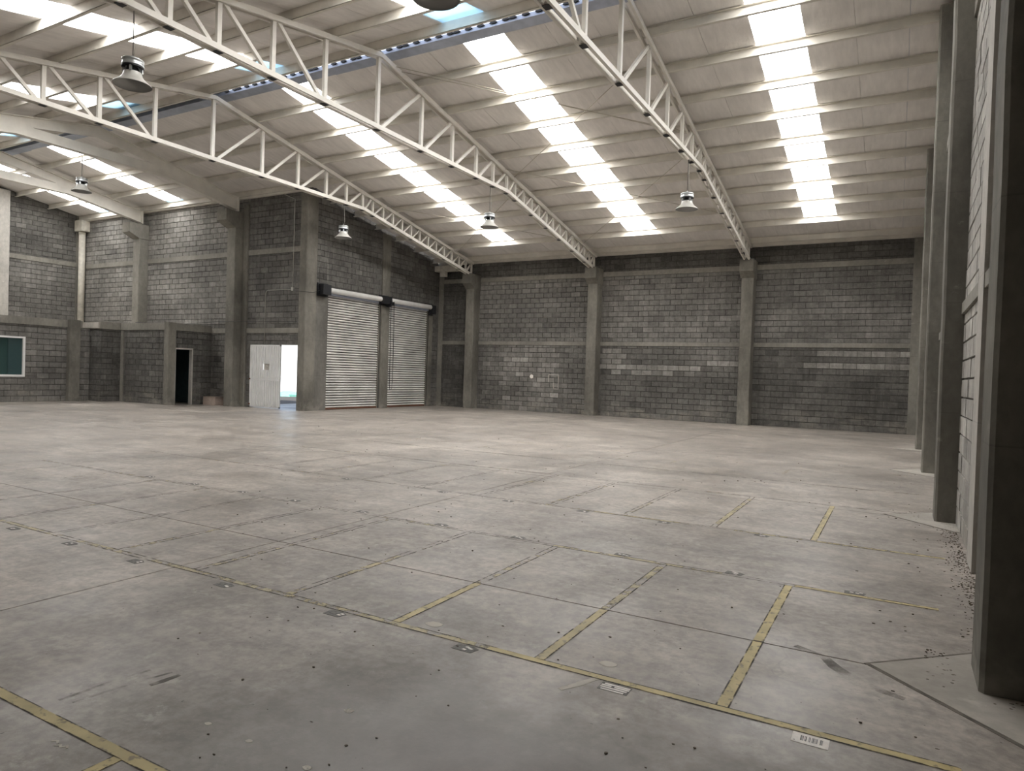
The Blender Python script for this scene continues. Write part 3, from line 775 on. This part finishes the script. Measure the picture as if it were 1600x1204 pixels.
# ------------------------------------------------------------------ pipes, conduits and gutter
t = empty('rainwater_pipe', (-31.05, 16.82, 2.93), label='thick white rainwater pipe in the far left corner above the office', category='pipe')
m = MB(); m.lathe([(.13, 0), (.13, 4.15)], seg=20, close=True); m.build('pipe', M['plastic'], t)
m = MB(); m.box(-.24, .3, -.2, .15, 4.12, 4.58); m.build('hopper', M['plastic'], t)
m = MB(); m.lathe([(.145, 4.0), (.145, 4.1)], seg=20, close=True); m.build('pipe_collar', M['plastic'], t)
t = empty('gutter_box', (-17.3, 24.45, 5.60), label='grey gutter box with a short spout above the far shutter corner', category='gutter')
m = MB(); m.box(-.42, .7, -.1, .2, .22, .46); m.build('trough', M['plastic'], t)
m = MB(); m.box(-.17, .12, -.06, .1, 0, .23); m.build('spout', M['plastic'], t)
t = empty('conduit', (-18.34, YC-.04, 2.28), label='thin metal conduit running down the wall to the white sheet door', category='conduit')
m = MB(); m.tube([(-.6, .0, 5.25), (-.3, -.05, 5.12), (0, 0, 5.0), (0.0, 0, 1.9)], .014); m.build('riser', M['conduit'], t)
m = MB(); m.tube([(0, 0, 1.9), (-1.2, 0, 1.9), (-1.29, 0, 1.87), (-1.33, 0, 1.78), (-1.34, 0, 0)], .014); m.build('branch', M['conduit'], t)
m = MB(); m.box(-.05, .05, -.03, .03, 1.85, 1.97); m.build('junction_box', M['conduit'], t)
m = MB(); m.tube([(-26.6, 16.52, 3.07), (-24, 16.9, 3.02), (-21.35, 16.5, 3.06), (-20.8, 16.52, 3.06), (-18.05, 16.9, 3.05)], .009)
o = m.build('slack_cable', M['black'], None, label='thin dark cable strung along the wall above the low office roof', category='cable')
m = MB(); m.tube([(-18.3, YC-.05, 4.13), (-17.66, YC-.1, 4.06), (-17.6, 17.2, 4.07), (-17.6, 17.55, 4.2)], .008)
m.build('feed_cable', M['black'], None, label='short cable from the conduit box round the corner column to the shutter drive', category='cable')

# ------------------------------------------------------------------ marks on the back wall
wb = bpy.data.objects['wall_back']
for a, b, c, d in ((-12.25, -11.82, 1.50, 1.53), (-12.27, -12.24, 1.22, 1.53), (-11.83, -11.80, .94, 1.53), (-12.02, -11.82, .94, .97), (-12.04, -12.01, .97, 1.2)):
    part_box('mortar_smear', M['patch'], wb, a, b, YB-.028, YB-.005, c, d)
m = MB(); m.prism([(.075*math.cos(k*math.pi/5)*(1+.2*(k % 2)), .085*math.sin(k*math.pi/5)) for k in range(10)], lambda u, v, w: (-13.03+u, w, 1.42+v), YB-.03, YB-.005); m.build('mortar_smear', M['label'], wb)

# ------------------------------------------------------------------ box, labels, grit on the floor
t = empty('cardboard_box', (-22.05, 16.72, 0), label='low cardboard box on the floor between the dark doorway and the column', category='box')
m = MB(); m.box(-.32, .36, -.18, .2, 0, .30); m.build('carton', M['card'], t)
m = MB(); m.box(-.33, .37, -.19, .01, .30, .306); m.box(-.33, .37, .02, .21, .30, .306); m.build('flap', M['card'], t)
def floor_label(x, y, mat, label, group=None, w=.14, h=.085, rot=0.):
    t = empty('floor_label', (x, y, .0006), label=label, category='label'); t.rotation_euler = (0, 0, rot)
    if group: t['group'] = group
    return t
t = floor_label(-.27, 3.135, 'label', 'clean white label with a black barcode, beside the nearest yellow line')
m = MB(); m.box(-.072, .072, -.045, .045, 0, .001); m.build('paper', M['label'], t)
m = MB()
for x0, w in ((-.038, .004), (-.033, .002), (-.029, .003), (-.022, .002), (-.018, .004), (-.006, .002), (-.002, .003), (.006, .002), (.010, .004), (.016, .002), (.021, .002), (.025, .003), (.038, .004), (.043, .002), (.046, .002)):
    m.box(x0, x0+w, -.020, .024, .001, .0013)
m.box(-.062, -.057, -.03, -.026, .001, .0013); m.build('barcode', M['black'], t)
t = floor_label(-1.14, 3.13, 'label', 'scraped label torn into pale stripes, second along the nearest yellow line')
for i, (a, b, y) in enumerate(((-.06, .07, .03), (-.07, -.02, .012), (-.005, .07, .012), (-.07, .065, -.008), (-.06, .055, -.03))):
    m = MB(); m.box(a, b, y-.007, y+.006, 0, .001); m.build('paper_strip', M['label'], t)
m = MB(); m.box(-.075, .075, -.04, .042, -.0004, .0003); m.build('residue', M['grey'], t)
def worn(x, y, k, label, group):
    t = floor_label(x, y, 'grey', label, group, rot=random.uniform(-.05, .05))
    m = MB(); m.prism([(-.07, -.035), (.055, -.042), (.072, .02), (.03, .042), (-.068, .038)], lambda u, v, w: (u, v, w), 0, .001); m.build('residue', M['grey'], t)
    for q in range(k):
        a, b = random.uniform(-.05, .03), random.uniform(-.025, .02); m = MB()
        m.prism([(a, b), (a+.025, b-.004), (a+.03, b+.010), (a+.008, b+.014)], lambda u, v, w: (u, v, w), .001, .0016); m.build('paper_scrap', M['label'], t)
ORD = 'first second third fourth fifth sixth seventh eighth ninth tenth eleventh'.split()
worn(-2.0, 3.135, 3, 'grey square label remnant, third from the right wall along the nearest yellow line', 'label remnants on the floor')
worn(-2.95, 3.135, 2, 'grey label remnant with white scrap, fourth from right wall along the nearest yellow line', 'label remnants on the floor')
for i, x in enumerate((-3.95, -4.95, -5.84, -6.73, -7.7)): worn(x, 3.12, 2, 'grey label remnant, %s from the right wall along the nearest yellow line' % ORD[i+4], 'label remnants on the floor')
for i, x in enumerate((-.22, -1.06, -1.98, -2.99, -3.85, -4.86, -5.85, -6.72, -7.61, -8.5)): worn(x, 5.53, 3, 'worn label remnant, %s from the right wall along the second yellow line' % ORD[i], 'label remnants on the floor')
for i, x in enumerate((-1.11, -2.08, -3.0, -3.96, -4.9, -6.49)): worn(x, 7.04, 2, 'small worn label remnant, %s from the right wall along the third yellow line' % ORD[i], 'label remnants on the floor')
def speck(m, x, y, s):
    a0 = random.random()*6.28; n = random.choice((4, 5, 6)); z = random.uniform(.003, .012)*s/.02
    el = random.uniform(.3, 1)
    pts = [(x+s*math.cos(a0+i*6.283/n)*random.uniform(.6, 1), y+s*el*math.sin(a0+i*6.283/n)*random.uniform(.6, 1)) for i in range(n)]
    m.prism(pts, lambda u, v, w: (u, v, w), .0, min(z, .012))
random.seed(21)
m = MB()
for i in range(420):
    y = 1.2+13*random.random()**1.6; x = XW-.3-random.random()**1.1*(1.2+y*1.05)
    speck(m, x, y, random.uniform(.003, .009)*(1+y*.07))
m.build('scattered_grit', M['leaf'], None, kind='stuff', label='dark grit and leaf crumbs scattered over the concrete floor', category='grit')
m = MB()
for i in range(1500):
    y = random.uniform(3.55, 10.2); x = XW-.04-abs(random.gauss(0, .07))
    if y < 3.95: continue
    if 4.05 < y < 4.6 or 9 < y < 9.5: x -= .27
    speck(m, x, y, random.uniform(.003, .010))
m.build('wall_foot_debris', M['leaf'], None, kind='stuff', label='line of dark dirt and dry leaves along the foot of the right wall', category='debris')

# ------------------------------------------------------------------ stains and further faint lines
def mat_stain(name, c, k=.5, sc=6, lo=.42, hi=.6):
    t = NT(name); t.col(c); t.rough(.7)
    f = t.math('MULTIPLY', t.ramp(t.noise(sc, detail=5, rough=.65), lo, hi), k)
    tr = t.n('ShaderNodeBsdfTransparent'); mx = t.n('ShaderNodeMixShader')
    t.l(f, mx.inputs[0]); t.l(tr.outputs[0], mx.inputs[1]); t.l(t.b.outputs[0], mx.inputs[2]); t.l(mx.outputs[0], t.out.inputs[0]); return t.m
dark = mat_stain('skid_rubber', (.13, .115, .10), .4, 5, .35, .7); pale = mat_stain('plaster_splash', (.66, .62, .55), .85, 12, .3, .42)
def stain(pts, mat, z=.0012, name='stain'):
    m = MB(); m.prism(pts, lambda u, v, w: (u, v, w), .0003, z); m.build(name, mat, floor)
def ribbon(pts, w, mat):
    L, R = [], []
    for i, p in enumerate(pts):
        a, b = pts[max(i-1, 0)], pts[min(i+1, len(pts)-1)]; d = Vector((b[0]-a[0], b[1]-a[1])).normalized(); ww = w*(.4+.6*math.sin(math.pi*(i+.5)/len(pts)))
        L.append((p[0]-d.y*ww, p[1]+d.x*ww)); R.append((p[0]+d.y*ww, p[1]-d.x*ww))
    stain(L+R[::-1], mat)
ribbon([(-3.17, 1.66), (-3.16, 1.85), (-3.13, 2.06)], .012, dark); ribbon([(-3.10, 1.68), (-3.07, 1.9), (-3.02, 2.10)], .010, dark); ribbon([(-2.98, 1.96), (-2.97, 2.02), (-2.965, 2.10)], .018, dark)
ribbon([(-.46, 4.22), (-.30, 4.13), (-.24, 4.02), (-.16, 3.93), (-.02, 3.84), (.08, 3.80)], .035, dark)
for x, y, r_ in ((-2.46, 1.88, .012), (-2.21, 1.88, .012), (-1.88, 1.87, .014), (-2.05, 2.28, .018), (-2.35, 3.33, .04), (-1.27, 3.38, .035)):
    stain([(x+r_*1.3*math.cos(k*.698)*(1+.2*(k % 2)), y+r_*math.sin(k*.698)) for k in range(9)], pale)
ribbon([(-1.36, 2.98), (-1.30, 3.09), (-1.25, 3.20)], .02, pale)
for y in (9.35, 11.1, 13.3, 15.1): 
    for a, b in ((-3.6, .3), (-10.5, -4.2), (-16, -11)): paint(a, b, y-LW, y+LW, .56)
for i in range(11):
    x = -.65-.95*i
    if i > 2: paint(x-LW, x+LW, 7.145, 9.3, .575)
    paint(x-LW, x+LW, 11.1, 13.3, .57)

# grime gathered along the worn edges of the painted lines
grime = mat_stain('line_grime', (.10, .088, .072), .6, 7, .40, .60)
def edge(x0, x1, y0, y1):
    m = MB(); m.box(x0, x1, y0, y1, .0023, .0027); m.build('line_grime', grime, floor)
G = .004
for y, a, b in ((3.21, -10, .27), (5.46, -11, .28), (7.12, -11, .4), (9.35, -10, .3), (11.1, -10, .3)):
    for q in (-LW, LW): edge(a, b, y+q-G*(.8+y*.04), y+q+G*(.8+y*.04))
for i, x in enumerate([-.655, -1.6, -2.56, -3.46, -4.41, -5.35, -6.29, -7.25, -8.2]):
    for y0, y1 in ((3.235, 5.435), (7.145, 9.3)):
        for q in (-LW*1.15, LW*1.15): edge(x+q-G, x+q+G, y0, y1)
for q in (-.025, .025): edge(-8, -.4, 1.56+q-G*.7, 1.56+q+G*.7); edge(-2.52+q-G*.7, -2.52+q+G*.7, -.6, 1.535)
for x, y, w in ((-2.83, 1.475, .02), (-2.79, 1.465, .018), (-2.76, 1.475, .014)): ribbon([(x-w, y-.008), (x, y+.006), (x+w, y-.004)], .006, pale)
